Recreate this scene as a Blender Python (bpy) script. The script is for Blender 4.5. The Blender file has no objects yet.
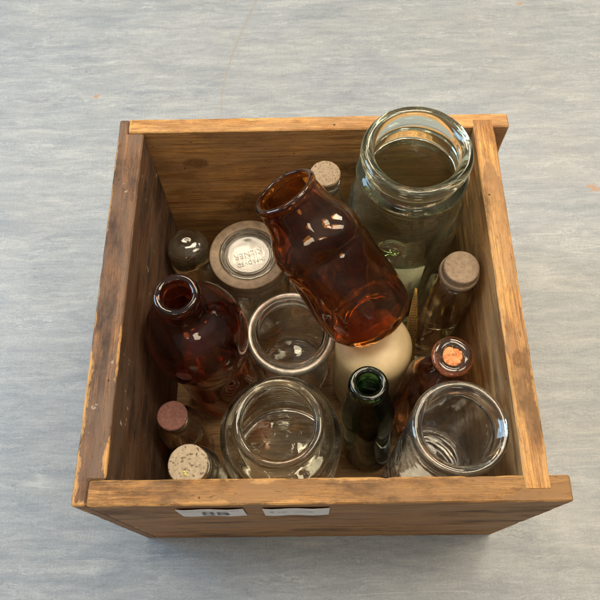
import bpy, bmesh, math, random
from mathutils import Vector, Matrix, noise
R = math.radians
scene = bpy.context.scene
COL = scene.collection

# ------------------------------------------------------------------ camera
cam = bpy.data.objects.new("camera", bpy.data.cameras.new("camera"))
COL.objects.link(cam)
cam.location = (0.20111, -0.07687, 0.86544)
cam.rotation_euler = (0.42854, 0.01613, -0.00845)
cam.data.sensor_width = 36.0
cam.data.lens = 668.8 / 600 * 36.0
cam.data.clip_start = 0.01
cam.data.clip_end = 50
scene.camera = cam

# ------------------------------------------------------------------ render
scene.render.engine = 'CYCLES'
cy = scene.cycles
cy.max_bounces = 28
cy.transmission_bounces = 24
cy.glossy_bounces = 12
cy.diffuse_bounces = 8
cy.transparent_max_bounces = 12
cy.caustics_reflective = True
cy.caustics_refractive = True
cy.blur_glossy = 0.6
cy.sample_clamp_indirect = 40.0
cy.use_denoising = True
scene.view_settings.view_transform = 'Standard'
scene.view_settings.look = 'None'
scene.view_settings.exposure = 0.20
scene.view_settings.gamma = 1.0

# ------------------------------------------------------------------ room light (indoors: ambient of the room + ceiling panels + an added fill lamp + window)
world = bpy.data.worlds.new("World")
scene.world = world
world.use_nodes = True
wn = world.node_tree
wbg = wn.nodes["Background"]
# the room around: pale ceiling overhead, dimmer walls and furniture towards the horizon
wtc = wn.nodes.new('ShaderNodeTexCoord')
wsep = wn.nodes.new('ShaderNodeSeparateXYZ')
wn.links.new(wtc.outputs['Generated'], wsep.inputs[0])
wrp = wn.nodes.new('ShaderNodeValToRGB')
we = wrp.color_ramp.elements
we[0].position, we[0].color = 0.0, (0.16, 0.14, 0.12, 1)
we[1].position, we[1].color = 0.55, (0.34, 0.31, 0.27, 1)
e_ = we.new(0.72)
e_.color = (0.95, 0.88, 0.78, 1)
wn.links.new(wsep.outputs[2], wrp.inputs[0])
wn.links.new(wrp.outputs[0], wbg.inputs[0])
wbg.inputs[1].default_value = 0.50


def area(name, loc, target, sx, sy, power, col):
    l = bpy.data.lights.new(name, 'AREA')
    l.shape = 'RECTANGLE'
    l.size, l.size_y = sx, sy
    l.energy = power
    l.color = col
    o = bpy.data.objects.new(name, l)
    COL.objects.link(o)
    o.location = loc
    d = Vector(target) - Vector(loc)
    o.rotation_euler = d.to_track_quat('-Z', 'Y').to_euler()
    return o


for lx, ly, lz, p_ in ((-1.4, 1.6, 2.0, 13), (-0.08, 1.36, 2.0, 19), (1.2, 1.5, 2.0, 21), (1.4, 0.3, 2.1, 12), (0.62, 0.42, 2.2, 18), (-0.6, -1.8, 2.1, 9), (0.9, -1.8, 2.1, 11)):  # the lamp almost above the drawer is an added fill for its interior
    area("ceiling_and_fill_light", (lx, ly, lz), (lx, ly, 0), 0.70, 0.55, p_, (1.0, 0.84, 0.62))
area("window_light", (-1.7, 0.55, 1.0), (-0.35, 0.35, 0.0), 0.9, 1.0, 28, (0.45, 0.72, 1.0))

# ------------------------------------------------------------------ node helpers


def new_mat(name):
    m = bpy.data.materials.new(name)
    m.use_nodes = True
    nt = m.node_tree
    b = nt.nodes["Principled BSDF"]
    return m, nt, b


class N:
    """tiny node-graph helper"""

    def __init__(self, nt):
        self.nt = nt

    def new(self, t, **kw):
        n = self.nt.nodes.new(t)
        for k, v in kw.items():
            setattr(n, k, v)
        return n

    def link(self, a, b):
        self.nt.links.new(a, b)

    def coord(self, scale=(1, 1, 1), loc=(0, 0, 0), rot=(0, 0, 0)):
        tc = self.new('ShaderNodeTexCoord')
        mp = self.new('ShaderNodeMapping')
        mp.inputs['Scale'].default_value = scale
        mp.inputs['Location'].default_value = loc
        mp.inputs['Rotation'].default_value = rot
        self.link(tc.outputs['Object'], mp.inputs[0])
        return mp.outputs[0]

    def noise(self, vec, scale, detail=4, rough=0.55, dist=0.0, col=False):
        n = self.new('ShaderNodeTexNoise')
        n.inputs['Scale'].default_value = scale
        n.inputs['Detail'].default_value = detail
        n.inputs['Roughness'].default_value = rough
        n.inputs['Distortion'].default_value = dist
        self.link(vec, n.inputs['Vector'])
        return n.outputs['Color' if col else 'Fac']

    def voronoi(self, vec, scale, feature='F1', rand=1.0):
        n = self.new('ShaderNodeTexVoronoi', feature=feature)
        n.inputs['Scale'].default_value = scale
        n.inputs['Randomness'].default_value = rand
        self.link(vec, n.inputs['Vector'])
        return n.outputs['Distance']

    def ramp(self, fac, stops, interp='LINEAR'):
        n = self.new('ShaderNodeValToRGB')
        n.color_ramp.interpolation = interp
        e = n.color_ramp.elements
        while len(e) < len(stops):
            e.new(0.5)
        for i, (p, c) in enumerate(stops):
            e[i].position = p
            if not isinstance(c, (tuple, list)):
                c = (c, c, c)
            e[i].color = (c[0], c[1], c[2], 1)
        self.link(fac, n.inputs[0])
        return n.outputs['Color']

    def mix(self, fac, a, b, mode='MIX'):
        n = self.new('ShaderNodeMixRGB', blend_type=mode)
        for s, v in ((n.inputs[0], fac), (n.inputs[1], a), (n.inputs[2], b)):
            if isinstance(v, (int, float)):
                s.default_value = v
            elif isinstance(v, tuple):
                s.default_value = (v[0], v[1], v[2], 1)
            else:
                self.link(v, s)
        return n.outputs[0]

    def math(self, op, a, b=0.0, clamp=False):
        n = self.new('ShaderNodeMath', operation=op)
        n.use_clamp = clamp
        for s, v in ((n.inputs[0], a), (n.inputs[1], b)):
            if isinstance(v, (int, float)):
                s.default_value = v
            else:
                self.link(v, s)
        return n.outputs[0]

    def bump(self, h, strength, dist):
        n = self.new('ShaderNodeBump')
        n.inputs['Strength'].default_value = strength
        n.inputs['Distance'].default_value = dist
        self.link(h, n.inputs['Height'])
        return n.outputs[0]


# ------------------------------------------------------------------ materials


def wood(name, box, along, across, dark, mid, light, stain, seed, stain_amt=0.5, worn=(0.52, 0.30, 0.12), worn_amt=0.8,
         end=(0.25, 0.13, 0.055), ring=14, flecks=0.0, figure=0.35, patina=(0.20, 0.135, 0.085), patina_amt=0.4, knots=()):
    """old pine: growth-ring bands running 'along' an axis, stretched fibre, blotchy stain, worn pale arrises"""
    m, nt, b = new_mat(name)
    g = N(nt)

    def sc(a, c):
        s = [c, c, c]
        s['xyz'.index(along)] = a
        return tuple(s)
    off = (seed * 1.37, seed * 0.71, seed * 2.13)
    # rings: distance to a wandering pith line
    c1 = g.coord(sc(0.10, 1.0), off)
    wob = g.noise(c1, 7.0, 3, 0.5, col=True)
    add = g.new('ShaderNodeMixRGB', blend_type='LINEAR_LIGHT')
    add.inputs[0].default_value = 0.055
    g.link(c1, add.inputs[1])
    g.link(wob, add.inputs[2])
    # growth lines: contour bands of a long stretched noise give cathedral figure and fine straight lines
    def stretched(a_, c_, det, dist, o_):
        v = g.coord(sc(a_, c_), o_)
        return g.noise(v, 1.0, det, 0.5, dist)
    fig = stretched(1.6, ring, 2, 0.35, off)
    saw = g.math('FRACT', g.math('MULTIPLY', g.math('ADD', fig, g.math('MULTIPLY', g.noise(g.coord(sc(5, 200), off), 1.0, 4, 0.7), 0.05)), 11.0))
    bands = g.ramp(saw, [(0.0, 0.12), (0.45, 0.30), (0.82, 0.95), (0.95, 1.0), (1.0, 0.12)])
    grain = g.noise(g.coord(sc(3.0, 120), off), 1.0, 6, 0.68, 0.2)
    gv = g.math('ADD', g.math('MULTIPLY', bands, figure), g.math('MULTIPLY', grain, 1.0))
    base = g.ramp(gv, [(0.34, light), (0.58, mid), (0.92, dark)])
    fib = g.noise(g.coord(sc(14, 620), off), 1.0, 5, 0.75)
    base = g.mix(0.8, base, g.ramp(fib, [(0.34, 0.38), (0.5, 1.0), (0.66, 1.25)]), 'MULTIPLY')
    hair = g.noise(g.coord(sc(45, 1500), off), 1.0, 3, 0.8)
    base = g.mix(0.75, base, g.ramp(hair, [(0.38, 0.32), (0.5, 1.0), (0.62, 1.35)]), 'MULTIPLY')
    gritn = g.noise(g.coord((520, 520, 520), off), 1.0, 4, 0.8)
    base = g.mix(0.45, base, g.ramp(gritn, [(0.36, 0.55), (0.5, 1.0), (0.64, 1.2)]), 'MULTIPLY')
    # broad tone drift
    drift = g.noise(g.coord(sc(3.0, 10), off), 1.0, 3, 0.5)
    base = g.mix(0.8, base, g.ramp(drift, [(0.25, 0.62), (0.75, 1.25)]), 'MULTIPLY')
    # grime and stain blotches
    pt = g.noise(g.coord(sc(11, 30), (off[2], off[0], off[1])), 1.0, 7, 0.7)
    base = g.mix(g.math('MULTIPLY', g.ramp(pt, [(0.40, 0.0), (0.58, 1.0)]), patina_amt), base, patina)
    st = g.noise(g.coord(sc(13, 34), off), 1.0, 7, 0.68)
    stf = g.math('MULTIPLY', g.ramp(st, [(0.50, 0.0), (0.66, 1.0)]), stain_amt)
    base = g.mix(stf, base, stain)
    # knots
    kn = g.noise(g.coord((90, 90, 90), off), 1.0, 3, 0.6)
    for kx, ky, kz, kr in knots:
        vs_ = g.new('ShaderNodeVectorMath', operation='SUBTRACT')
        tck = g.new('ShaderNodeTexCoord')
        g.link(tck.outputs['Object'], vs_.inputs[0])
        vs_.inputs[1].default_value = (kx, ky, kz)
        vm_ = g.new('ShaderNodeVectorMath', operation='MULTIPLY')
        g.link(vs_.outputs[0], vm_.inputs[0])
        vm_.inputs[1].default_value = sc(0.6 / kr, 1.0 / kr)
        vl_ = g.new('ShaderNodeVectorMath', operation='LENGTH')
        g.link(vm_.outputs[0], vl_.inputs[0])
        kd = g.math('ADD', vl_.outputs['Value'], g.math('MULTIPLY', g.math('SUBTRACT', kn, 0.5), 1.1))
        base = g.mix(g.ramp(kd, [(0.0, 0.85), (0.35, 0.5), (0.50, 0.9), (0.62, 0.45), (0.72, 0.7), (1.0, 0.0)]), base, tuple(x * 0.42 for x in dark))
    # small dark nail holes and pits
    pits = g.voronoi(g.coord((42, 42, 42), off), 1.0)
    pores = g.noise(g.coord(sc(90, 330), off), 1.0, 3, 0.6)
    base = g.mix(g.ramp(pores, [(0.63, 0.0), (0.70, 0.6)]), base, tuple(x * 0.45 for x in dark))
    base = g.mix(g.ramp(pits, [(0.034, 0.9), (0.062, 0.0)]), base, (0.02, 0.012, 0.008))
    # end grain is darker and duller
    geo = g.new('ShaderNodeNewGeometry')
    sep = g.new('ShaderNodeSeparateXYZ')
    tcn = g.new('ShaderNodeTexCoord')
    g.link(tcn.outputs['Normal'], sep.inputs[0])
    en = g.math('ABSOLUTE', sep.outputs['XYZ'.index(along.upper())])
    er = g.new('ShaderNodeTexNoise')
    er.inputs['Scale'].default_value = 160
    er.inputs['Detail'].default_value = 4
    g.link(g.coord((1, 1, 1), off), er.inputs['Vector'])
    endc = g.mix(0.7, end, g.ramp(er.outputs['Fac'], [(0.3, 0.5), (0.7, 1.3)]), 'MULTIPLY')
    base = g.mix(g.ramp(en, [(0.6, 0.0), (0.85, 1.0)]), base, endc)
    # worn arrises: bare pale wood where the edges of the board have been rubbed and chipped
    spp = g.new('ShaderNodeSeparateXYZ')
    g.link(tcn.outputs['Object'], spp.inputs[0])
    ds = []
    for i_ in range(3):
        lo_, hi_ = box[i_]
        ds.append(g.math('MAXIMUM', g.math('MINIMUM', g.math('SUBTRACT', spp.outputs[i_], lo_), g.math('SUBTRACT', hi_, spp.outputs[i_])), 0.0))
    dA = g.math('MINIMUM', ds[0], ds[1])
    dB = g.math('MAXIMUM', ds[0], ds[1])
    dE = g.math('MAXIMUM', dA, g.math('MINIMUM', dB, ds[2]))
    wn_ = g.noise(g.coord(sc(26, 70), off), 1.0, 6, 0.72)
    wide = g.noise(g.coord(sc(7, 14), (off[1], off[0], off[2])), 1.0, 2, 0.5)
    reach = g.math('MULTIPLY', g.ramp(wn_, [(0.42, 0.0), (0.66, 1.0)]), g.ramp(wide, [(0.38, 0.0), (0.62, 1.0)]))
    rel = g.math('DIVIDE', dE, g.math('ADD', g.math('MULTIPLY', reach, 0.0075), 0.00035))
    wear = g.math('MULTIPLY', g.ramp(rel, [(0.25, 0.9), (1.0, 0.0)]), worn_amt)
    base = g.mix(g.math('MULTIPLY', g.ramp(rel, [(0.8, 0.0), (1.05, 0.55), (2.2, 0.0)]), worn_amt), base, stain)
    wornc = g.mix(0.75, worn, g.ramp(fib, [(0.34, 0.62), (0.5, 1.0), (0.68, 1.15)]), 'MULTIPLY')
    base = g.mix(wear, base, wornc)
    # pale paint or plaster flecks
    if flecks:
        fv = g.noise(g.coord((75, 75, 75), off), 1.0, 3, 0.6)
        fz = g.noise(g.coord((13, 13, 13), off), 1.0, 2, 0.5)
        ff = g.math('MULTIPLY', g.ramp(fv, [(0.66, 0.0), (0.72, 1.0)]), g.ramp(fz, [(0.50, 0.0), (0.62, flecks)]))
        base = g.mix(ff, base, (0.62, 0.55, 0.42))
    g.link(base, b.inputs['Base Color'])
    b.inputs['Roughness'].default_value = 0.58
    rr = g.ramp(st, [(0.3, 0.48), (0.7, 0.72)])
    g.link(rr, b.inputs['Roughness'])
    b.inputs['Specular IOR Level'].default_value = 0.32
    h = g.math('ADD', g.math('ADD', g.math('MULTIPLY', fib, 0.7), g.math('MULTIPLY', hair, 0.4)), g.math('MULTIPLY', bands, 0.12))
    h = g.math('SUBTRACT', h, g.ramp(pits, [(0.034, 1.0), (0.062, 0.0)]))
    g.link(g.bump(h, 0.6, 0.0009), b.inputs['Normal'])
    return m


W, D, H = 0.42, 0.4063, 0.2878
TL, TR, TF, TB, XR = 0.0271, 0.0219, 0.0216, 0.0182, 0.3813
NX = TL * 0.46


def bx(x0, x1, y0, y1, z0=0.0, z1=H):
    return ((x0 - 0.2, x1 - 0.2), (y0 - 0.2, y1 - 0.2), (z0, z1))


KB = ((-0.06, 0.188, 0.145, 0.026), (0.06, 0.188, 0.215, 0.014), (-0.125, 0.188, 0.232, 0.010))
W_FRONT = wood("old_pine_front", bx(NX, W, 0, TF), 'x', 'Y', (0.24, 0.105, 0.030), (0.42, 0.205, 0.062), (0.56, 0.30, 0.098), (0.070, 0.036, 0.016), 3.0, 0.9, worn=(0.60, 0.33, 0.115), patina=(0.25, 0.138, 0.058), patina_amt=0.8)
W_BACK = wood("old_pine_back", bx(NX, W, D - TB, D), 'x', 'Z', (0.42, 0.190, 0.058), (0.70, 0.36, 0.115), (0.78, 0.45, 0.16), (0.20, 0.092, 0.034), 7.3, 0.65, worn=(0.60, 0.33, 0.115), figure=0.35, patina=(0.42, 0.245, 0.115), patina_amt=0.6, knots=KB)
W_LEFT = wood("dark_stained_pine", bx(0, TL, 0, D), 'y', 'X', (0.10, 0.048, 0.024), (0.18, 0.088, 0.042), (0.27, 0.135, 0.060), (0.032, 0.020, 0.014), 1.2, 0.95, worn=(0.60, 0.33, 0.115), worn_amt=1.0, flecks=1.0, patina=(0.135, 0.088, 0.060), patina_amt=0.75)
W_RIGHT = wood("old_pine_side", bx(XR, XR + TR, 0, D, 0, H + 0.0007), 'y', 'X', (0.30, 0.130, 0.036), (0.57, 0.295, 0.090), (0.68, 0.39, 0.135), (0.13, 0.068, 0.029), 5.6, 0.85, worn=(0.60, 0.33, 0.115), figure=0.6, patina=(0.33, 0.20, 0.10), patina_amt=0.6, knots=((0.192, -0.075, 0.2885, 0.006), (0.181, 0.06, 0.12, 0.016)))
W_BOTTOM = wood("old_pine_bottom", bx(-1, 2, -1, 2, -1, 2), 'x', 'Y', (0.38, 0.20, 0.075), (0.58, 0.34, 0.14), (0.66, 0.42, 0.19), (0.14, 0.08, 0.042), 9.1, 0.5)


def glass(name, col, rough=0.0, ior=1.5, dirt=0.0, dirt_col=(0.5, 0.45, 0.36)):
    m, nt, b = new_mat(name)
    g = N(nt)
    b.inputs['Base Color'].default_value = (*col, 1)
    b.inputs['Transmission Weight'].default_value = 1.0
    b.inputs['IOR'].default_value = ior
    b.inputs['Roughness'].default_value = rough
    wv = g.noise(g.coord((34, 34, 20)), 1.0, 2, 0.5)
    g.link(g.bump(wv, 0.22, 0.004), b.inputs['Normal'])
    if dirt > 0:
        dn = g.noise(g.coord((30, 30, 14)), 1.0, 6, 0.7)
        df = g.noise(g.coord((500, 500, 120)), 1.0, 3, 0.6)
        f = g.math('MULTIPLY', g.ramp(dn, [(0.40, 0.0), (0.75, 1.0)]), g.ramp(df, [(0.3, 0.3), (0.7, 1.0)]))
        f = g.math('MULTIPLY', f, dirt)
        d = g.new('ShaderNodeBsdfDiffuse')
        d.inputs['Color'].default_value = (*dirt_col, 1)
        mx = g.new('ShaderNodeMixShader')
        g.link(f, mx.inputs[0])
        g.link(b.outputs[0], mx.inputs[1])
        g.link(d.outputs[0], mx.inputs[2])
        g.link(mx.outputs[0], nt.nodes['Material Output'].inputs['Surface'])
    return m


G_CLEAR = glass("clear_glass", (0.96, 0.965, 0.92), dirt=0.12)
G_OLIVE = glass("faintly_olive_glass", (0.95, 0.95, 0.86), dirt=0.12)
G_GREEN = glass("pale_green_glass", (0.94, 0.98, 0.91), dirt=0.13, dirt_col=(0.66, 0.62, 0.42))
G_GREY = glass("dusty_grey_glass", (0.94, 0.95, 0.89), dirt=0.16)
G_AMBER = glass("amber_glass", (0.58, 0.245, 0.050), dirt=0.04)
G_FLAGON = glass("dark_red_brown_glass", (0.44, 0.115, 0.048), dirt=0.06, dirt_col=(0.35, 0.25, 0.2))
G_BOTTLE = glass("dark_green_glass", (0.06, 0.15, 0.06), dirt=0.04, dirt_col=(0.2, 0.2, 0.17))
G_LID = glass("lid_glass", (0.94, 0.95, 0.90), rough=0.10, dirt=0.30, dirt_col=(0.62, 0.57, 0.46))
va = G_GREEN.node_tree.nodes.new('ShaderNodeVolumeAbsorption')
va.inputs['Color'].default_value = (0.62, 0.88, 0.50, 1)
va.inputs['Density'].default_value = 7
G_GREEN.node_tree.links.new(va.outputs[0], G_GREEN.node_tree.nodes['Material Output'].inputs['Volume'])
G_BROWN = glass("brown_glass", (0.74, 0.46, 0.28), dirt=0.12)
G_SMOKE = glass("smoky_brown_glass", (0.78, 0.63, 0.43), dirt=0.10)


def cork(name, a, c, spot, spot_amt, scale=1.0):
    m, nt, b = new_mat(name)
    g = N(nt)
    n = g.noise(g.coord((220 * scale,) * 3), 1.0, 5, 0.65)
    base = g.ramp(n, [(0.3, a), (0.7, c)])
    v = g.noise(g.coord((330 * scale, 330 * scale, 330 * scale), (3, 1, 7)), 1.0, 3, 0.6)
    f = g.math('MULTIPLY', g.ramp(v, [(0.56, 0.0), (0.66, 1.0)]), spot_amt)
    base = g.mix(f, base, spot)
    g.link(base, b.inputs['Base Color'])
    b.inputs['Roughness'].default_value = 0.85
    h = g.math('SUBTRACT', g.math('MULTIPLY', n, 0.5), f)
    g.link(g.bump(h, 0.6, 0.001), b.inputs['Normal'])
    return m


CK_TAN = cork("dusty_cork", (0.20, 0.142, 0.095), (0.31, 0.225, 0.150), (0.18, 0.11, 0.07), 0.5)
CK_PALE = cork("speckled_cork", (0.26, 0.188, 0.118), (0.35, 0.26, 0.17), (0.17, 0.10, 0.05), 0.8, 1.3)
CK_PURPLE = cork("wine_stained_cork", (0.13, 0.055, 0.045), (0.24, 0.105, 0.082), (0.40, 0.24, 0.20), 0.55, 1.4)
CK_MOULD = cork("mottled_cork", (0.37, 0.30, 0.215), (0.52, 0.45, 0.34), (0.12, 0.075, 0.045), 0.95, 0.8)
CK_RED = cork("broken_orange_cork", (0.62, 0.22, 0.075), (0.78, 0.34, 0.14), (0.25, 0.07, 0.03), 0.7, 1.0)


def plain(name, col, rough=0.6, var=0.25, scale=60, bump=0.0, metallic=0.0):
    m, nt, b = new_mat(name)
    g = N(nt)
    n = g.noise(g.coord((scale,) * 3), 1.0, 5, 0.6)
    base = g.mix(1.0, col, g.ramp(n, [(0.25, 1 - var), (0.75, 1 + var)]), 'MULTIPLY')
    g.link(base, b.inputs['Base Color'])
    b.inputs['Roughness'].default_value = rough
    b.inputs['Metallic'].default_value = metallic
    if bump:
        g.link(g.bump(n, bump, 0.001), b.inputs['Normal'])
    return m


M_CREAM = plain("cream_glazed_stoneware", (0.64, 0.50, 0.28), 0.40, 0.24, 30, 0.12)
M_RING = plain("dull_beige_screw_band", (0.21, 0.15, 0.095), 0.55, 0.45, 110, 0.35)
M_TIN = plain("dull_tinned_metal", (0.52, 0.50, 0.45), 0.46, 0.4, 160, 0.25, 0.8)
M_PAPER = plain("pale_label_paper", (0.66, 0.67, 0.70), 0.7, 0.06, 120)
M_INK = plain("label_ink", (0.10, 0.10, 0.13), 0.7, 0.2, 300)
M_INKF = plain("faded_label_ink", (0.32, 0.32, 0.37), 0.7, 0.2, 300)
M_YELLOW = plain("aged_yellow_paper", (0.66, 0.40, 0.09), 0.7, 0.2, 60)
M_JARPAPER = plain("aged_pale_green_paper", (0.33, 0.34, 0.20), 0.7, 0.25, 60)
M_CRUMB = plain("yellow_green_speck", (0.62, 0.62, 0.18), 0.7, 0.2, 500)


def floor_mat():
    m, nt, b = new_mat("marbled_vinyl")
    g = N(nt)
    # broken feathered streaks running left-right over a mottled slate-blue ground
    warp = g.noise(g.coord((12, 20, 1)), 1.0, 4, 0.6, col=True)

    def warped(scale, loc, amt):
        add = g.new('ShaderNodeMixRGB', blend_type='LINEAR_LIGHT')
        add.inputs[0].default_value = amt
        g.link(g.coord(scale, loc), add.inputs[1])
        g.link(warp, add.inputs[2])
        return add.outputs[0]
    s1 = g.noise(warped((10, 70, 1), (0, 0, 0), 0.7), 1.0, 10, 0.78, 0.2)
    base = g.ramp(s1, [(0.30, (0.255, 0.272, 0.290)), (0.44, (0.310, 0.322, 0.332)), (0.56, (0.375, 0.380, 0.378)), (0.70, (0.48, 0.475, 0.455))])
    s2 = g.noise(g.coord((4.2, 11, 1), (4, 2, 0)), 1.0, 7, 0.7, 0.5)
    base = g.mix(0.48, base, g.ramp(s2, [(0.36, (0.72, 0.77, 0.83)), (0.5, (0.95, 0.96, 0.97)), (0.64, (1.08, 1.06, 1.01))]), 'MULTIPLY')
    # white and dark veins: thin ridges of a stretched warped noise, broken up
    for sc_, lo, wd, colr, amt in (((7, 46, 1), (3, 7, 0), 0.022, (0.60, 0.60, 0.58), 0.45), ((10, 66, 1), (9, 4, 0), 0.016, (0.14, 0.155, 0.175), 0.6), ((5, 60, 1), (13, 1, 0), 0.014, (0.62, 0.61, 0.57), 0.4)):
        rv = g.noise(warped(sc_, lo, 1.3), 1.0, 5, 0.62, 0.2)
        rl = g.ramp(rv, [(0.5 - wd, 0.0), (0.5, 1.0), (0.5 + wd, 0.0)])
        gt = g.noise(g.coord((9, 22, 1), lo), 1.0, 4, 0.6)
        base = g.mix(g.math('MULTIPLY', rl, g.ramp(gt, [(0.50, 0.0), (0.64, amt)])), base, colr)
    s3 = g.noise(g.coord((60, 330, 1), (1, 9, 0)), 1.0, 5, 0.75, 0.3)
    base = g.mix(0.40, base, g.ramp(s3, [(0.3, 0.70), (0.5, 1.0), (0.7, 1.18)]), 'MULTIPLY')
    s6 = g.noise(g.coord((420, 40, 1), (2, 9, 0)), 1.0, 4, 0.7)
    base = g.mix(0.25, base, g.ramp(s6, [(0.32, 0.74), (0.5, 1.0), (0.68, 1.12)]), 'MULTIPLY')
    # fine speckle
    sp = g.noise(g.coord((420, 620, 1)), 1.0, 4, 0.75)
    base = g.mix(0.6, base, g.ramp(sp, [(0.32, 0.66), (0.5, 1.0), (0.68, 1.2)]), 'MULTIPLY')
    sp2 = g.noise(g.coord((900, 1700, 1), (6, 2, 0)), 1.0, 3, 0.8)
    base = g.mix(0.5, base, g.ramp(sp2, [(0.36, 0.62), (0.5, 1.0), (0.64, 1.22)]), 'MULTIPLY')
    base = g.mix(1.0, base, (0.825, 0.88, 0.94), 'MULTIPLY')
    # rusty spots and one long scuff worn into the vinyl
    tcs = g.new('ShaderNodeTexCoord')
    rag = g.noise(g.coord((160, 160, 1), (3, 3, 0)), 1.0, 5, 0.7)
    for (sx, sy, rad) in ((0.443, 0.199, 0.009), (0.434, 0.203, 0.005), (-0.3455, 0.395, 0.005), (-0.340, 0.400, 0.003), (0.3852, 0.590, 0.006)):
        ds = g.new('ShaderNodeVectorMath', operation='DISTANCE')
        g.link(tcs.outputs['Object'], ds.inputs[0])
        ds.inputs[1].default_value = (sx, sy, 0)
        dv = g.math('DIVIDE', ds.outputs['Value'], rad)
        dv = g.math('ADD', dv, g.math('MULTIPLY', g.math('SUBTRACT', rag, 0.5), 3.2))
        base = g.mix(g.ramp(dv, [(0.30, 0.75), (1.0, 0.0)]), base, (0.36, 0.19, 0.08))
    sx_ = g.new('ShaderNodeSeparateXYZ')
    g.link(tcs.outputs['Object'], sx_.inputs[0])
    # centre line of the scuff: x = -0.134 + 2.1 * max(y - 0.40, 0)^2 / (y)
    yy = g.math('MAXIMUM', g.math('SUBTRACT', sx_.outputs[1], 0.395), 0.0)
    cx_ = g.math('SUBTRACT', g.math('MULTIPLY', g.math('POWER', yy, 1.45), 0.50), 0.136)
    dx_ = g.math('ABSOLUTE', g.math('SUBTRACT', sx_.outputs[0], cx_))
    scm = g.math('MULTIPLY', g.ramp(g.math('MULTIPLY', dx_, 230.0), [(0.0, 0.7), (0.75, 0.0)]), g.ramp(sx_.outputs[1], [(0.34, 0.0), (0.37, 1.0)]))
    base = g.mix(g.math('MULTIPLY', scm, g.ramp(rag, [(0.3, 0.5), (0.6, 1.0)])), base, (0.26, 0.235, 0.19))
    # scratches in random directions
    for k, (rot, sc_, lo) in enumerate(((0.5, (2.2, 55, 1), (3, 1, 0)), (1.35, (1.6, 40, 1), (8, 2, 0)), (2.3, (2.0, 48, 1), (5, 6, 0)))):
        sv = g.noise(g.coord(sc_, lo, (0, 0, rot)), 1.0, 1, 0.3, 0.25)
        line = g.ramp(sv, [(0.492, 0.0), (0.5, 1.0), (0.508, 0.0)])
        gate = g.noise(g.coord((7, 7, 1), (lo[1], lo[0], 0)), 1.0, 2, 0.5)
        base = g.mix(g.math('MULTIPLY', line, g.ramp(gate, [(0.56, 0.0), (0.66, 0.32)])), base, (0.66, 0.66, 0.64) if k != 1 else (0.2, 0.2, 0.2))
    # dull foot traffic grime
    dn = g.noise(g.coord((4, 5, 1), (2, 2, 0)), 1.0, 5, 0.65)
    base = g.mix(g.ramp(dn, [(0.45, 0.0), (0.8, 0.28)]), base, (0.27, 0.25, 0.225))
    g.link(base, b.inputs['Base Color'])
    rr = g.noise(g.coord((14, 20, 1), (5, 5, 0)), 1.0, 5, 0.65)
    g.link(g.ramp(rr, [(0.3, 0.30), (0.7, 0.52)]), b.inputs['Roughness'])
    b.inputs['Specular IOR Level'].default_value = 0.5
    g.link(g.bump(g.noise(g.coord((420, 420, 420)), 1.0, 3, 0.6), 0.12, 0.0006), b.inputs['Normal'])
    return m


M_FLOOR = floor_mat()

# ------------------------------------------------------------------ object helpers


def link(name, me, mat, parent=None, smooth=False):
    if mat is not None:
        me.materials.clear()
        me.materials.append(mat)
    if smooth:
        for p in me.polygons:
            p.use_smooth = True
    o = bpy.data.objects.new(name, me)
    COL.objects.link(o)
    if parent is not None:
        o.parent = parent
    return o


def from_bm(name, bm, mat, parent=None, smooth=False):
    bmesh.ops.recalc_face_normals(bm, faces=bm.faces[:])
    me = bpy.data.meshes.new(name)
    bm.to_mesh(me)
    bm.free()
    return link(name, me, mat, parent, smooth)


def empty(name, loc, label, cat, group=None, axis=None, spin=0.0):
    o = bpy.data.objects.new(name, None)
    o.empty_display_size = 0.03
    COL.objects.link(o)
    o.location = loc
    q = Matrix.Rotation(spin, 3, 'Z').to_quaternion()
    if axis is not None:
        q = Vector((0, 0, 1)).rotation_difference(Vector(axis).normalized()) @ q
    o.rotation_mode = 'QUATERNION'
    o.rotation_quaternion = q
    o['label'] = label
    o['category'] = cat
    if group:
        o['group'] = group
    return o


def tag(o, label, cat, group=None):
    o['label'] = label
    o['category'] = cat
    if group:
        o['group'] = group


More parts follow.
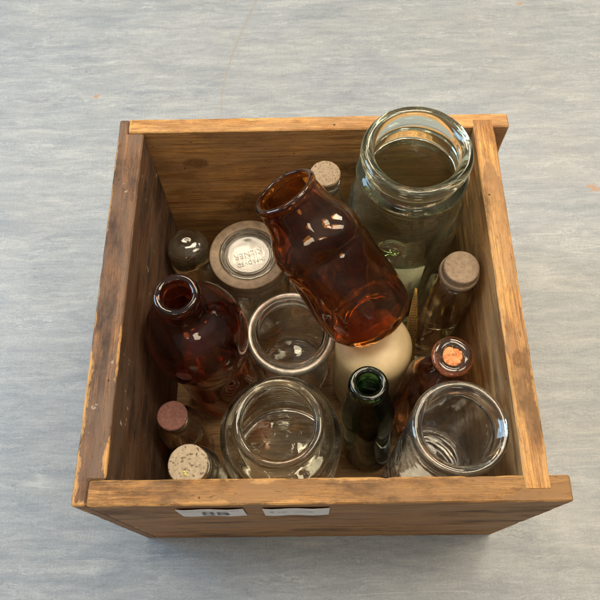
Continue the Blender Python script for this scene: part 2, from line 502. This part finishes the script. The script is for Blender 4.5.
def board(name, poly, z0, z1, mat, parent, seed, amp=0.0006, step=0.007, bev=0.0013, dents=True):
    """prism from a plan polygon; worn, slightly uneven arrises"""
    bm = bmesh.new()
    vb = [bm.verts.new((x, y, z0)) for x, y in poly]
    f = bm.faces.new(vb)
    ex = bmesh.ops.extrude_face_region(bm, geom=[f])
    for v in ex['geom']:
        if isinstance(v, bmesh.types.BMVert):
            v.co.z = z1
    bmesh.ops.recalc_face_normals(bm, faces=bm.faces[:])
    bmesh.ops.bevel(bm, geom=bm.edges[:], offset=bev, segments=1, affect='EDGES')
    xs = [p[0] for p in poly]
    ys = [p[1] for p in poly]
    for ax, lo, hi in ((0, min(xs), max(xs)), (1, min(ys), max(ys)), (2, z0, z1)):
        n = int((hi - lo) / step)
        for i in range(1, n):
            co = [0, 0, 0]
            no = [0, 0, 0]
            co[ax] = lo + (hi - lo) * i / n
            no[ax] = 1
            bmesh.ops.bisect_plane(bm, geom=bm.verts[:] + bm.edges[:] + bm.faces[:], plane_co=co, plane_no=no)
    bm.normal_update()
    lo = Vector((min(xs), min(ys), z0))
    hi = Vector((max(xs), max(ys), z1))
    for v in bm.verts:
        p = v.co
        near = sum(1 for a in range(3) if min(p[a] - lo[a], hi[a] - p[a]) < 0.003)
        n1 = noise.noise(p * 60 + Vector((seed, 0, 0)))
        n2 = noise.noise(p * 210 + Vector((0, seed, 0)))
        k = 0.2 if near < 2 else 1.0
        d = amp * k * (n1 * 0.9 + n2 * 0.6)
        if near >= 2 and dents:
            c = noise.noise(p * 55 + Vector((0, 0, seed)))
            if c > 0.25:
                d -= (c - 0.25) * 0.0022
        v.co += v.normal * d
    o = from_bm(name, bm, mat, parent, smooth=True)
    o.data.set_sharp_from_angle(angle=R(24))
    return o


def resample(pts, n):
    """Catmull-Rom through (r, z) points; a point given twice makes a corner"""
    out = []
    P = pts
    for i in range(len(P) - 1):
        p1, p2 = P[i], P[i + 1]
        if p1 == p2:
            continue
        p0 = P[i - 1] if i > 0 and P[i - 1] != p1 else p1
        p3 = P[i + 2] if i + 2 < len(P) and P[i + 2] != p2 else p2
        for k in range(n):
            t = k / n
            t2, t3 = t * t, t * t * t
            out.append(tuple(0.5 * (2 * b + (c - a) * t + (2 * a - 5 * b + 4 * c - d) * t2 + (3 * b - a - 3 * c + d) * t3)
                             for a, b, c, d in zip(p0, p1, p2, p3)))
    out.append(P[-1])
    return [(max(r, 0.0), z) for r, z in out]


def lathe(profile, segs=96, section=None, wave=0.0, seed=0.0, sub=5):
    prof = resample(profile, sub)
    bm = bmesh.new()
    rings = []
    for r, z in prof:
        if r < 1e-5:
            rings.append([bm.verts.new((0, 0, z))])
            continue
        ring = []
        for k in range(segs):
            a = 2 * math.pi * k / segs
            rr = r * (section(a, z) if section else 1.0)
            ring.append(bm.verts.new((rr * math.cos(a), rr * math.sin(a), z)))
        rings.append(ring)
    for A, B in zip(rings[:-1], rings[1:]):
        for k in range(segs):
            k2 = (k + 1) % segs
            if len(A) == 1 and len(B) == 1:
                break
            if len(A) == 1:
                bm.faces.new((A[0], B[k], B[k2]))
            elif len(B) == 1:
                bm.faces.new((A[k], A[k2], B[0]))
            else:
                bm.faces.new((A[k], A[k2], B[k2], B[k]))
    if wave:
        for v in bm.verts:
            p = v.co
            n = noise.noise(Vector((p.x * 30, p.y * 30, p.z * 18)) + Vector((seed, seed, 0)))
            n2 = noise.noise(Vector((p.x * 75, p.y * 75, p.z * 40)) + Vector((seed, 0, seed)))
            q = Vector((p.x, p.y, 0))
            if q.length > 1e-4:
                v.co += q.normalized() * wave * (n + 0.5 * n2)
    return bm


def vessel(outer, t, floor_t, neck=None):
    """closed glass shell: outer profile from the base centre up to the lip, then back down inside"""
    z_in = outer[0][1] + floor_t
    inner = []
    top = outer[-1]
    for r, z in reversed(outer[:-1]):
        if z > z_in + 0.004 and z < top[1] - 0.0015:
            ri = max(r - t, 0.003)
            if neck and z > top[1] - neck[1]:
                ri = min(ri, neck[0])
            inner.append((ri, z))
    last = inner[-1]
    inner += [(last[0], z_in + 0.004), (last[0] * 0.90, z_in + 0.0006), (last[0] * 0.45, z_in + 0.001), (0.0, z_in + 0.0016)]
    return outer + inner


def stopper(name, r0, r1, h, z0, mat, parent, seed, crush=0.0):
    pr = [(0, 0), (r0 * 0.9, 0), (r0, h * 0.06), (r0 * 0.5 + r1 * 0.5, h * 0.5), (r1, h * 0.90), (r1 * 0.975, h * 0.975), (r1 * 0.92, h), (r1 * 0.5, h + 0.0003), (0, h)]
    bm = lathe(pr, 40, sub=3)
    for v in bm.verts:
        n = noise.noise(v.co * 260 + Vector((seed, 0, 0)))
        n2 = noise.noise(v.co * 700 + Vector((0, seed, 0)))
        v.co += v.co.normalized() * (0.0004 * n + 0.0003 * n2) * (1 + crush * 6)
        if crush and v.co.z > h * 0.6:
            v.co.z -= crush * 0.004 * max(0, noise.noise(v.co * 120 + Vector((seed, 3, 1))) + 0.25)
        v.co.z += z0
    return from_bm(name, bm, mat, parent, smooth=True)


def text_mesh(body, size, depth=0.0, align='CENTER', spacing=1.0):
    cu = bpy.data.curves.new("lettering", 'FONT')
    cu.body = body
    cu.size = size
    cu.extrude = depth
    cu.align_x = align
    cu.align_y = 'CENTER'
    cu.space_character = spacing
    o = bpy.data.objects.new("tmp", cu)
    me = bpy.data.meshes.new_from_object(o)
    bpy.data.objects.remove(o)
    bpy.data.curves.remove(cu)
    return me


# ------------------------------------------------------------------ floor
bm = bmesh.new()
bmesh.ops.create_grid(bm, x_segments=4, y_segments=4, size=3.0)
fl = from_bm("floor", bm, M_FLOOR)
fl.location = (0.2, 0.3, 0)
fl['kind'] = 'structure'

# ------------------------------------------------------------------ drawer
drawer = empty("wooden_drawer", (0.2, 0.2, 0), "old open pine drawer full of glass bottles and jars, standing on the marbled floor", "drawer")
inv = (-0.2, -0.2)


def P(*pts):
    return [(x + inv[0], y + inv[1]) for x, y in pts]


g = 0.0006
nx = TL * 0.46
board("front_panel", P((nx + g, 0), (W, 0), (W, TF), (nx + g, TF)), 0.0, H, W_FRONT, drawer, 3.1, amp=0.0004)
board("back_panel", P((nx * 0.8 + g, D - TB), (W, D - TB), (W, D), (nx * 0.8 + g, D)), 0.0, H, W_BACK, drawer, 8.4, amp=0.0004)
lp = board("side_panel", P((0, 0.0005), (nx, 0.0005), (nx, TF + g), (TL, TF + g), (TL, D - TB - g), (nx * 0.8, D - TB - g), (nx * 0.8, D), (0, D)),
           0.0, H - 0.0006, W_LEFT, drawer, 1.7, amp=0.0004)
lp['label'] = "dark stained side panel with worn pale edges and paint flecks"
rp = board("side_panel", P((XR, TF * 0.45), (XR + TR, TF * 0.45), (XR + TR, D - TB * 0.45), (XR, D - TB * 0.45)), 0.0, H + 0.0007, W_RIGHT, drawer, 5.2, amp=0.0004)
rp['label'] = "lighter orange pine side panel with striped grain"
board("bottom_panel", P((TL * 0.8, TF * 0.8), (XR + 0.004, TF * 0.8), (XR + 0.004, D - TB * 0.8), (TL * 0.8, D - TB * 0.8)), 0.004, 0.012, W_BOTTOM, drawer, 6.6, step=0.03)


def paper(quad, words):
    """paper label stuck on the outside of the front panel (front face is y = 0)"""
    (x0, x1, z0, z1) = quad
    bm = bmesh.new()
    n = 8
    rows = []
    for j in (0, 1):
        for i in range(n + 1):
            x = x0 + (x1 - x0) * i / n
            z = z0 + (z1 - z0) * j
            rows.append(bm.verts.new((x + inv[0], -0.0014 - 0.0004 * math.sin(i * 1.3) + inv[1], z)))
    for i in range(n):
        bm.faces.new((rows[i], rows[i + 1], rows[n + 1 + i + 1], rows[n + 1 + i]))
    r = bmesh.ops.extrude_face_region(bm, geom=bm.faces[:])
    for v in r['geom']:
        if isinstance(v, bmesh.types.BMVert):
            v.co.y -= 0.0004
    pl = from_bm("paper_label", bm, M_PAPER, drawer)
    bm = bmesh.new()
    for (u0, u1, v0, v1) in words:
        xa, xb = x0 + (x1 - x0) * u0, x0 + (x1 - x0) * u1
        za, zb = z0 + (z1 - z0) * v0, z0 + (z1 - z0) * v1
        bm.faces.new([bm.verts.new((x + inv[0], -0.0026 + inv[1], z)) for x, z in ((xa, za), (xb, za), (xb, zb), (xa, zb))])
    return pl, bm


random.seed(4)


def scribble(v0, v1, u0, u1):
    """illegible line of small print: irregular short strokes"""
    out = []
    u = u0
    while u < u1:
        w_ = random.uniform(0.006, 0.016)
        lift = random.uniform(-0.25, 0.25) * (v1 - v0)
        out.append((u, min(u + w_, u1), v0 + max(0, lift), v1 + min(0, lift)))
        u += w_ + random.choice((0.006, 0.008, 0.02))
    return out


pl, bm = paper((0.0852, 0.1432, 0.229, 0.2715), scribble(0.84, 0.89, 0.06, 0.42) + scribble(0.86, 0.91, 0.55, 0.93))
for f in bm.faces:
    f.material_index = 0
me = text_mesh("88", 0.026)
bm2 = bmesh.new()
bm2.from_mesh(me)
bmesh.ops.transform(bm2, matrix=Matrix.Translation((0.117 + inv[0], -0.0026 + inv[1], 0.2475)) @ Matrix.Rotation(R(90), 4, 'X'), verts=bm2.verts[:])
tmp = bpy.data.meshes.new("lettering")
bm2.to_mesh(tmp)
bm2.free()
bm.from_mesh(tmp)
meshL = bpy.data.meshes.new("lettering")
bm.to_mesh(meshL)
bm.free()
link("lettering", meshL, M_INK, pl)
pl, bm = paper((0.1600, 0.2176, 0.229, 0.2715), scribble(0.55, 0.74, 0.10, 0.16) + scribble(0.52, 0.62, 0.20, 0.36) + scribble(0.55, 0.66, 0.48, 0.76))
meshL = bpy.data.meshes.new("lettering")
bm.to_mesh(meshL)
bm.free()
link("lettering", meshL, M_INKF, pl)

# ------------------------------------------------------------------ glassware
Z0 = 0.0128
BASE = Z0


def place(outer, h, t, ft):
    return vessel(outer, t, ft)


GROUP_J = "open glass jars in the drawer"
GROUP_C = "corked bottles in the drawer"


def single(name, bm, mat, loc, label, cat, group=None, axis=None, spin=0.0):
    o = from_bm(name, bm, mat, None, True)
    o.location = loc
    q = Matrix.Rotation(spin, 3, 'Z').to_quaternion()
    if axis is not None:
        q = Vector((0, 0, 1)).rotation_difference(Vector(axis).normalized()) @ q
    o.rotation_mode = 'QUATERNION'
    o.rotation_quaternion = q
    tag(o, label, cat, group)
    return o


# --- tall pale green jar, back right
h = 0.326
tall = empty("glass_jar", (0.3095, 0.3225, BASE), "tall pale green glass jar with thick double rim, rising above the back corner", "jar", GROUP_J)
out = [(0, 0.004), (0.035, 0.003), (0.050, 0.0), (0.060, 0.004), (0.0622, 0.014), (0.0625, 0.10), (0.0625, 0.20), (0.0618, 0.235), (0.057, 0.258),
       (0.0515, 0.275), (0.0500, 0.281), (0.0500, 0.281), (0.0540, 0.2825), (0.0568, 0.287), (0.0568, 0.292), (0.0530, 0.297), (0.0495, 0.300), (0.0495, 0.306),
       (0.0505, 0.309), (0.0530, 0.312), (0.0545, 0.317), (0.0537, 0.323), (0.0500, 0.3262), (0.0455, 0.3255), (0.0425, 0.3225)]
inn = [(0.0415, 0.318), (0.0415, 0.312), (0.0432, 0.308), (0.0440, 0.300), (0.0442, 0.285), (0.047, 0.270), (0.0530, 0.255), (0.0565, 0.235), (0.0570, 0.20), (0.0570, 0.10), (0.0570, 0.018), (0.052, 0.011), (0.025, 0.012), (0, 0.013)]
from_bm("glass_body", lathe(out + inn, 128, wave=0.0005, seed=1.0, sub=4), G_GREEN, tall, True)


def wrap(name, r, a0, a1, z0, z1, mat, parent, shape=None, n=24, th=0.0004):
    bm = bmesh.new()
    cols = []
    for i in range(n + 1):
        t = i / n
        a = a0 + (a1 - a0) * t
        lo, hi = (z0, z1) if shape is None else shape(t)
        cols.append([bm.verts.new((rr * math.cos(a), rr * math.sin(a), z)) for rr in (r, r + th) for z in (lo, hi)])
    for i in range(n):
        A, B = cols[i], cols[i + 1]
        bm.faces.new((A[2], B[2], B[3], A[3]))
        bm.faces.new((A[1], B[1], B[0], A[0]))
        bm.faces.new((A[1], A[3], B[3], B[1]))
        bm.faces.new((A[0], B[0], B[2], A[2]))
    return from_bm(name, bm, mat, parent, True)


wrap("paper_label", 0.0633, R(-108), R(-70), 0.055, 0.195, M_JARPAPER, tall)

# --- narrow yellow printed paper standing between the jar and the corked bottle
random.seed(8)


def card_pt(u, w, dy=0.0):
    """u across 0..1, w up 0..1; a curled strip that narrows to a blunt tip and leans back"""
    half = 0.0068 * (1.0 if w < 0.55 else max(0.16, 1 - ((w - 0.55) / 0.45) ** 1.4 * 0.84))
    x = (u - 0.5) * 2 * half
    return Vector((x - 0.0085 * w, 0.051 * w + 0.0022 * (2 * u - 1) ** 2 - dy, 0.178 * w))


bm = bmesh.new()
nu, nw = 8, 24
lay = [[[bm.verts.new(card_pt(i / nu, j / nw, dy)) for i in range(nu + 1)] for j in range(nw + 1)] for dy in (0.0, 0.0006)]
for L_ in lay:
    for j in range(nw):
        for i in range(nu):
            bm.faces.new((L_[j][i], L_[j][i + 1], L_[j + 1][i + 1], L_[j + 1][i]))
A_, B_ = lay
for j in range(nw):
    for i in (0, nu):
        bm.faces.new((A_[j][i], A_[j + 1][i], B_[j + 1][i], B_[j][i]))
for i in range(nu):
    for j in (0, nw):
        bm.faces.new((A_[j][i], A_[j][i + 1], B_[j][i + 1], B_[j][i]))
card = from_bm("paper_strip", bm, M_YELLOW, None, True)
card.location = (0.3310, 0.1920, BASE)
tag(card, "narrow curled yellow paper strip with dark print, standing behind the cream stoneware jar", "paper")
bm = bmesh.new()
for k in range(26):
    w_ = 0.93 - k * 0.026
    u = 0.16
    while u < 0.80:
        du = random.uniform(0.06, 0.16)
        q = [bm.verts.new(card_pt(uu, ww, 0.0010)) for uu, ww in ((u, w_), (u + du, w_), (u + du, w_ + 0.011), (u, w_ + 0.011))]
        bm.faces.new(q)
        u += du + random.choice((0.04, 0.05, 0.1))
from_bm("lettering", bm, M_INK, card)

# --- screw-band preserving jar, back left of centre
kil = empty("preserving_jar", (0.132, 0.302, BASE), "clear preserving jar closed with embossed glass lid in a beige screw band", "jar")
out = [(0, 0.003), (0.03, 0.002), (0.042, 0.0), (0.0465, 0.006), (0.047, 0.015), (0.047, 0.08), (0.047, 0.115), (0.0455, 0.127), (0.0415, 0.134), (0.040, 0.138), (0.040, 0.152)]
from_bm("glass_body", lathe(vessel(out, 0.0032, 0.006), 96, wave=0.0004, seed=2.0), G_CLEAR, kil, True)
# screw band: skirt with fine thread lines and a flat top ring
band = [(0.0425, 0.131), (0.0458, 0.131), (0.0462, 0.1325), (0.0455, 0.1345), (0.0462, 0.1365), (0.0455, 0.1385), (0.0462, 0.1405), (0.0457, 0.143), (0.0465, 0.146), (0.0465, 0.1535),
        (0.0462, 0.1560), (0.0450, 0.1572), (0.0380, 0.1578), (0.0350, 0.1574), (0.0345, 0.1560), (0.0345, 0.1545), (0.0425, 0.1540), (0.0425, 0.131)]
bm = lathe(band, 120, sub=3)
sb = from_bm("screw_band", bm, M_RING, kil, True)
# little raised marks around the top of the band
bm = bmesh.new()
random.seed(11)
for k in range(46):
    a = 2 * math.pi * k / 46 + random.uniform(-0.02, 0.02)
    if random.random() < 0.22:
        continue
    q = bmesh.ops.create_cube(bm, size=1.0)
    s = Matrix.Diagonal((random.uniform(0.0014, 0.0026), random.uniform(0.0006, 0.0012), 0.0007, 1))
    bmesh.ops.transform(bm, matrix=Matrix.Rotation(a, 4, 'Z') @ Matrix.Translation((0.0405, 0, 0.15775)) @ Matrix.Rotation(random.uniform(-0.5, 0.5), 4, 'Z') @ s, verts=q['verts'])
from_bm("embossed_marks", bm, plain("worn_emboss", (0.24, 0.17, 0.115), 0.6, 0.2, 300), sb)
# domed glass lid: raised flat centre, groove round it
lid = [(0, 0.1555), (0.0235, 0.1555), (0.0252, 0.1562), (0.0268, 0.1550), (0.0282, 0.1525), (0.0300, 0.1545), (0.0318, 0.1585), (0.0333, 0.1580), (0.0342, 0.1560), (0.0342, 0.1500),
       (0.0335, 0.1480), (0.0300, 0.1475), (0.018, 0.1485), (0, 0.1485)]
ld = from_bm("glass_lid", lathe(lid, 120, sub=5), G_LID, kil, True)
bmt = bmesh.new()
for body, size, yy in (("IMPROVED", 0.0066, 0.0105), ("KILNER", 0.0100, -0.0010)):
    me = text_mesh(body, size, 0.0004, spacing=1.08)
    b2 = bmesh.new()
    b2.from_mesh(me)
    bmesh.ops.transform(b2, matrix=Matrix.Rotation(R(198), 4, 'Z') @ Matrix.Translation((0, yy, 0.1559)), verts=b2.verts[:])
    tmp = bpy.data.meshes.new("t")
    b2.to_mesh(tmp)
    b2.free()
    bmt.from_mesh(tmp)
from_bm("lettering", bmt, plain("moulded_letter_glass", (0.42, 0.38, 0.31), 0.35, 0.1, 200), ld)

# --- big red-brown flagon, left
out = [(0, 0.006), (0.025, 0.004), (0.038, 0.0), (0.0430, 0.006), (0.0445, 0.020), (0.0450, 0.07), (0.0453, 0.118), (0.0468, 0.136), (0.0508, 0.158), (0.0538, 0.178), (0.0541, 0.194), (0.0512, 0.211), (0.0445, 0.226), (0.0335, 0.2375), (0.0238, 0.245), (0.0195, 0.252),
       (0.0185, 0.262), (0.0185, 0.272), (0.0185, 0.272), (0.0215, 0.2735), (0.0228, 0.278), (0.0222, 0.2845), (0.0195, 0.2872), (0.0160, 0.2868), (0.0142, 0.2845)]
single("glass_flagon", lathe(vessel(out, 0.0038, 0.008, (0.0142, 0.03)), 112, wave=0.0009, seed=3.0), G_FLAGON, (0.0912, 0.189, BASE + 0.0021),
       "large round shouldered dark red brown flagon with open rimmed neck", "bottle", axis=(-0.045, 0.0, 1))

# --- jam jar in the middle
out = [(0, 0.003), (0.03, 0.002), (0.040, 0.0), (0.0445, 0.005), (0.0455, 0.012), (0.0455, 0.05), (0.0455, 0.095), (0.0462, 0.112), (0.0468, 0.117), (0.0455, 0.119), (0.0460, 0.121),
       (0.0495, 0.1235), (0.0508, 0.1275), (0.0503, 0.1325), (0.0480, 0.1350), (0.0458, 0.1343), (0.0448, 0.1330), (0.0436, 0.1345), (0.0420, 0.1372), (0.0395, 0.1375), (0.0372, 0.1350)]
jam = empty("glass_jar", (0.1812, 0.2105, BASE), "straight clear jar with bright metal ringed lip, behind the wide ribbed jar", "jar", GROUP_J)
from_bm("glass_body", lathe(vessel(out, 0.0036, 0.007, (0.0372, 0.012)), 112, wave=0.0003, seed=4.0), G_CLEAR, jam, True)
ring = [(0.0490, 0.1215), (0.0512, 0.1235), (0.0518, 0.1275), (0.0514, 0.1330), (0.0486, 0.1362), (0.0455, 0.1356), (0.0450, 0.1346), (0.0480, 0.1352), (0.0505, 0.1326), (0.0510, 0.1275), (0.0497, 0.1233), (0.0490, 0.1215)]
from_bm("metal_rim", lathe(ring, 112, sub=3, wave=0.0002, seed=2.5), M_TIN, jam, True)

# --- ribbed wide jar at the front
out = [(0, 0.003), (0.04, 0.002), (0.060, 0.0), (0.0640, 0.006), (0.0660, 0.014), (0.0660, 0.04)]
for k in range(9):
    zz = 0.045 + k * 0.009
    out += [(0.0652, zz), (0.0676, zz + 0.0045)]
out += [(0.0662, 0.128), (0.0656, 0.144), (0.0620, 0.162), (0.0530, 0.175), (0.0445, 0.182), (0.0425, 0.187), (0.0425, 0.191), (0.0440, 0.194), (0.0462, 0.197), (0.0462, 0.203), (0.0450, 0.2065), (0.0425, 0.2072), (0.0390, 0.2062), (0.0372, 0.203)]
single("glass_jar", lathe(vessel([(r_, z_ * 0.92) for r_, z_ in out], 0.0033, 0.006, (0.0372, 0.018)), 112, wave=0.0004, seed=5.0, sub=4), G_OLIVE, (0.1695, 0.0912, BASE - 0.0),
       "wide clear jar with ribbed sides against the front panel, mouth open", "jar", GROUP_J)

# --- tall jar, front right corner
out = [(0, 0.003), (0.03, 0.002), (0.037, 0.0), (0.0415, 0.006), (0.0425, 0.014), (0.0425, 0.08), (0.0425, 0.18), (0.0425, 0.225), (0.0415, 0.240), (0.0402, 0.246), (0.0400, 0.250), (0.0408, 0.252),
       (0.0428, 0.2545), (0.0437, 0.258), (0.0437, 0.262), (0.0428, 0.266), (0.0400, 0.2677), (0.0358, 0.2665), (0.0330, 0.2625)]
single("glass_jar", lathe(vessel(out, 0.0036, 0.085, (0.0335, 0.022)), 112, wave=0.0003, seed=6.0), G_CLEAR, (0.3345, 0.0655, BASE),
       "clear straight sided jar with rounded rim in the front corner beside the lighter side panel", "jar", GROUP_J)

# --- dark green bottle
out = [(0, 0.008), (0.015, 0.006), (0.025, 0.0), (0.0295, 0.005), (0.030, 0.014), (0.030, 0.07), (0.030, 0.115), (0.0290, 0.135), (0.0250, 0.155), (0.0195, 0.172), (0.0160, 0.184), (0.0152, 0.190), (0.0152, 0.190),
       (0.0190, 0.1915), (0.0205, 0.196), (0.0203, 0.202), (0.0185, 0.2065), (0.0155, 0.2075), (0.0128, 0.2060), (0.0118, 0.203)]
single("glass_bottle", lathe(vessel(out, 0.0038, 0.010, (0.0118, 0.02)), 80, wave=0.0004, seed=7.0), G_BOTTLE, (0.2735, 0.1035, BASE + 0.0036),
       "very dark green bottle with open collared neck, between the two front jars", "bottle", axis=(-0.055, 0.095, 0.9))

# --- cream stoneware bottle under the amber bottle
out = [(0, 0.004), (0.03, 0.003), (0.040, 0.002), (0.0420, 0.004), (0.0430, 0.012), (0.0436, 0.07), (0.0438, 0.123), (0.0434, 0.140), (0.0410, 0.149), (0.0348, 0.1556), (0.0220, 0.1596), (0.008, 0.1610), (0.0, 0.1612)]
st = from_bm("stoneware_jar", lathe(out, 96, wave=0.0004, seed=8.0), M_CREAM, None, True)
st.location = (0.2755, 0.1900, 0.0122)
tag(st, "cream stoneware jar with smooth domed shoulder under the tilted amber bottle", "jar")

# --- brown bottle with broken cork


def squircle(k, zs, ze, ratio=1.0):
    def f(a, z):
        c, s = abs(math.cos(a)), abs(math.sin(a)) / ratio
        q = 1.0 / ((c ** k + s ** k) ** (1.0 / k))
        t = 0 if z >= ze else (1 if z <= zs else (ze - z) / (ze - zs))
        t = t * t * (3 - 2 * t)
        return 1 + (q - 1) * t
    return f


br = empty("corked_bottle", (0.3355, 0.1420, BASE + 0.0016), "brown bottle with wide flat lip and crumbled orange cork inside its neck", "bottle", GROUP_C, axis=(0.035, 0.015, 1.0), spin=0.4)
out = [(0, 0.005), (0.015, 0.004), (0.024, 0.0), (0.0265, 0.005), (0.0272, 0.012), (0.0272, 0.08), (0.0272, 0.145), (0.0270, 0.165), (0.0255, 0.180), (0.0195, 0.191), (0.0140, 0.198), (0.0120, 0.204), (0.0120, 0.216), (0.0120, 0.216),
       (0.0150, 0.2170), (0.0195, 0.2195), (0.0208, 0.2225), (0.0205, 0.2255), (0.0180, 0.2275), (0.0140, 0.2280), (0.0105, 0.2265), (0.0090, 0.223)]
from_bm("glass_body", lathe(vessel(out, 0.0030, 0.008, (0.0090, 0.02)), 96, section=squircle(5, 0.17, 0.195), wave=0.0016, seed=9.0), G_BROWN, br, True)
stopper("cork", 0.0080, 0.0098, 0.0225, 0.2045, CK_RED, br, 2.0, crush=1.0)

# --- smoky medicine bottle with cork, against the right panel
cr = empty("corked_bottle", (0.3532, 0.2405, BASE + 0.0012), "smoky brown bottle with large dusty tan cork, against the lighter side panel", "bottle", GROUP_C, axis=(0.020, -0.026, 1.0), spin=0.0)
out = [(0, 0.004), (0.015, 0.003), (0.021, 0.0), (0.0222, 0.004), (0.0230, 0.012), (0.0230, 0.08), (0.0232, 0.178), (0.0230, 0.196), (0.0212, 0.208), (0.0175, 0.2145), (0.0140, 0.2170), (0.0130, 0.219), (0.0130, 0.219),
       (0.0165, 0.2205), (0.0180, 0.224), (0.0175, 0.228), (0.0150, 0.2295), (0.0125, 0.2285)]
from_bm("glass_body", lathe(vessel(out, 0.0028, 0.12, (0.0122, 0.012)), 96, section=squircle(3.2, 0.195, 0.212, 1.0), wave=0.0010, seed=10.0), G_SMOKE, cr, True)
ck = [(0, 0.205), (0.0095, 0.205), (0.0110, 0.2285), (0.0110, 0.2300), (0.0110, 0.2300), (0.0195, 0.2300), (0.0208, 0.2312), (0.0208, 0.2350), (0.0200, 0.2366), (0.0200, 0.2366), (0.0188, 0.2372), (0.0185, 0.2440), (0.0178, 0.2462), (0.0160, 0.2468), (0.008, 0.2469), (0, 0.2467)]
bm = lathe(ck, 56, sub=3)
for v in bm.verts:
    v.co += v.co.normalized() * 0.0004 * noise.noise(v.co * 300)
from_bm("cork", bm, CK_TAN, cr, True)

# --- slim corked bottle at the back panel
cb = empty("corked_bottle", (0.2222, 0.3470, BASE), "clear bottle with pale speckled cork, between back panel and tilted amber bottle", "bottle", GROUP_C)
out = [(0, 0.004), (0.015, 0.003), (0.022, 0.0), (0.0260, 0.004), (0.0265, 0.012), (0.0265, 0.08), (0.0265, 0.165), (0.0255, 0.188), (0.0215, 0.207), (0.0160, 0.222), (0.0145, 0.230), (0.0145, 0.230), (0.0172, 0.2315), (0.0178, 0.235), (0.0170, 0.239), (0.0150, 0.240), (0.0125, 0.239)]
from_bm("glass_body", lathe(vessel(out, 0.003, 0.007), 80, wave=0.0004, seed=11.0), G_CLEAR, cb, True)
stopper("cork", 0.0110, 0.0166, 0.032, 0.2215, CK_PALE, cb, 4.0)

# --- small flask with wine stained cork
cp = empty("corked_bottle", (0.0555, 0.1080, BASE), "small smoky bottle with narrow purple red cork beside the dark side panel", "bottle", GROUP_C)
out = [(0, 0.004), (0.015, 0.003), (0.021, 0.0), (0.0250, 0.004), (0.0255, 0.012), (0.0255, 0.05), (0.0255, 0.098), (0.0245, 0.112), (0.0205, 0.124), (0.0150, 0.131), (0.0128, 0.136), (0.0128, 0.136), (0.0152, 0.1372), (0.0158, 0.141), (0.0152, 0.1445), (0.0135, 0.1455), (0.011, 0.1445)]
from_bm("glass_body", lathe(vessel(out, 0.0028, 0.006), 80, wave=0.0005, seed=12.0), G_SMOKE, cp, True)
stopper("cork", 0.0100, 0.0162, 0.030, 0.128, CK_PURPLE, cp, 5.0)

# --- bottle with mottled cork at the front panel
cm = empty("corked_bottle", (0.0775, 0.0545, BASE), "clear bottle with wide mottled pale cork in the front corner", "bottle", GROUP_C)
out = [(0, 0.004), (0.015, 0.003), (0.024, 0.0), (0.0285, 0.004), (0.029, 0.012), (0.029, 0.05), (0.029, 0.11), (0.0285, 0.128), (0.0255, 0.140), (0.0215, 0.146), (0.0195, 0.150), (0.0195, 0.150), (0.0215, 0.1512), (0.0222, 0.1545), (0.0215, 0.158), (0.0195, 0.159), (0.0165, 0.158)]
from_bm("glass_body", lathe(vessel(out, 0.0028, 0.006), 80, wave=0.0004, seed=13.0), G_OLIVE, cm, True)
ckm = stopper("cork", 0.0158, 0.0205, 0.030, 0.140, CK_MOULD, cm, 6.0)
bm = bmesh.new()
for (x, y, r) in ((-0.003, -0.008, 0.0014), (-0.0015, -0.0105, 0.0017), (0.0002, -0.0115, 0.0011)):
    q = bmesh.ops.create_icosphere(bm, subdivisions=2, radius=r)
    for v in q['verts']:
        v.co *= 1 + 0.35 * noise.noise(v.co * 900)
        v.co += Vector((x, y, 0.1702))
from_bm("speck", bm, M_CRUMB, ckm)

# --- upturned round-ended jar at the back left
out = [(0.0245, 0.0), (0.0262, 0.002), (0.0265, 0.01), (0.0265, 0.06), (0.0268, 0.112), (0.0265, 0.130), (0.0240, 0.143), (0.0175, 0.150), (0.009, 0.1520), (0, 0.1515),
       (0, 0.1515), (0, 0.1485), (0, 0.1485), (0.0085, 0.1488), (0.0165, 0.1470), (0.0218, 0.1405), (0.0240, 0.129), (0.0241, 0.112), (0.0238, 0.06), (0.0238, 0.01), (0.0238, 0.002), (0.0245, 0.0)]
single("glass_bottle", lathe(out, 80, wave=0.0005, seed=14.0), G_GREY, (0.0565, 0.322, BASE),
       "upturned grey green glass bottle with rounded end, beside the dark side panel behind the flagon", "bottle")

# --- amber bottle lying tilted on top of the others
mouth = Vector((0.1802, 0.2815, 0.331))
base = Vector((0.2730, 0.2085, 0.1872))
ax = (mouth - base)
L = ax.length


def lobes(a, z):
    t = z / L
    k = math.exp(-((t - 0.66) / 0.13) ** 2)
    k2 = math.exp(-((t - 0.25) / 0.2) ** 2)
    return 1 + 0.085 * k * math.cos(3 * a + 0.6) + 0.03 * k2 * math.cos(5 * a)


out = [(0, 0.005), (0.022, 0.003), (0.037, -0.001), (0.0455, 0.007), (0.0488, 0.020), (0.0494, 0.036), (0.0488, 0.056), (0.0478, 0.076), (0.0464, L - 0.078), (0.0446, L - 0.068), (0.0452, L - 0.060), (0.0448, L - 0.052), (0.0420, L - 0.044), (0.0375, L - 0.036), (0.0345, L - 0.027), (0.0328, L - 0.018), (0.0315, L - 0.010),
       (0.0318, L - 0.006), (0.0326, L - 0.003), (0.0322, L), (0.0300, L + 0.0015), (0.0276, L + 0.001), (0.0270, L - 0.002)]
am = lathe(vessel(out, 0.0036, 0.007, (0.0275, 0.01)), 128, section=lobes, wave=0.0017, seed=15.0)
single("glass_bottle", am, G_AMBER, base, "wide mouthed amber bottle with dimpled sides, lying tilted on top of the others", "bottle", axis=ax)
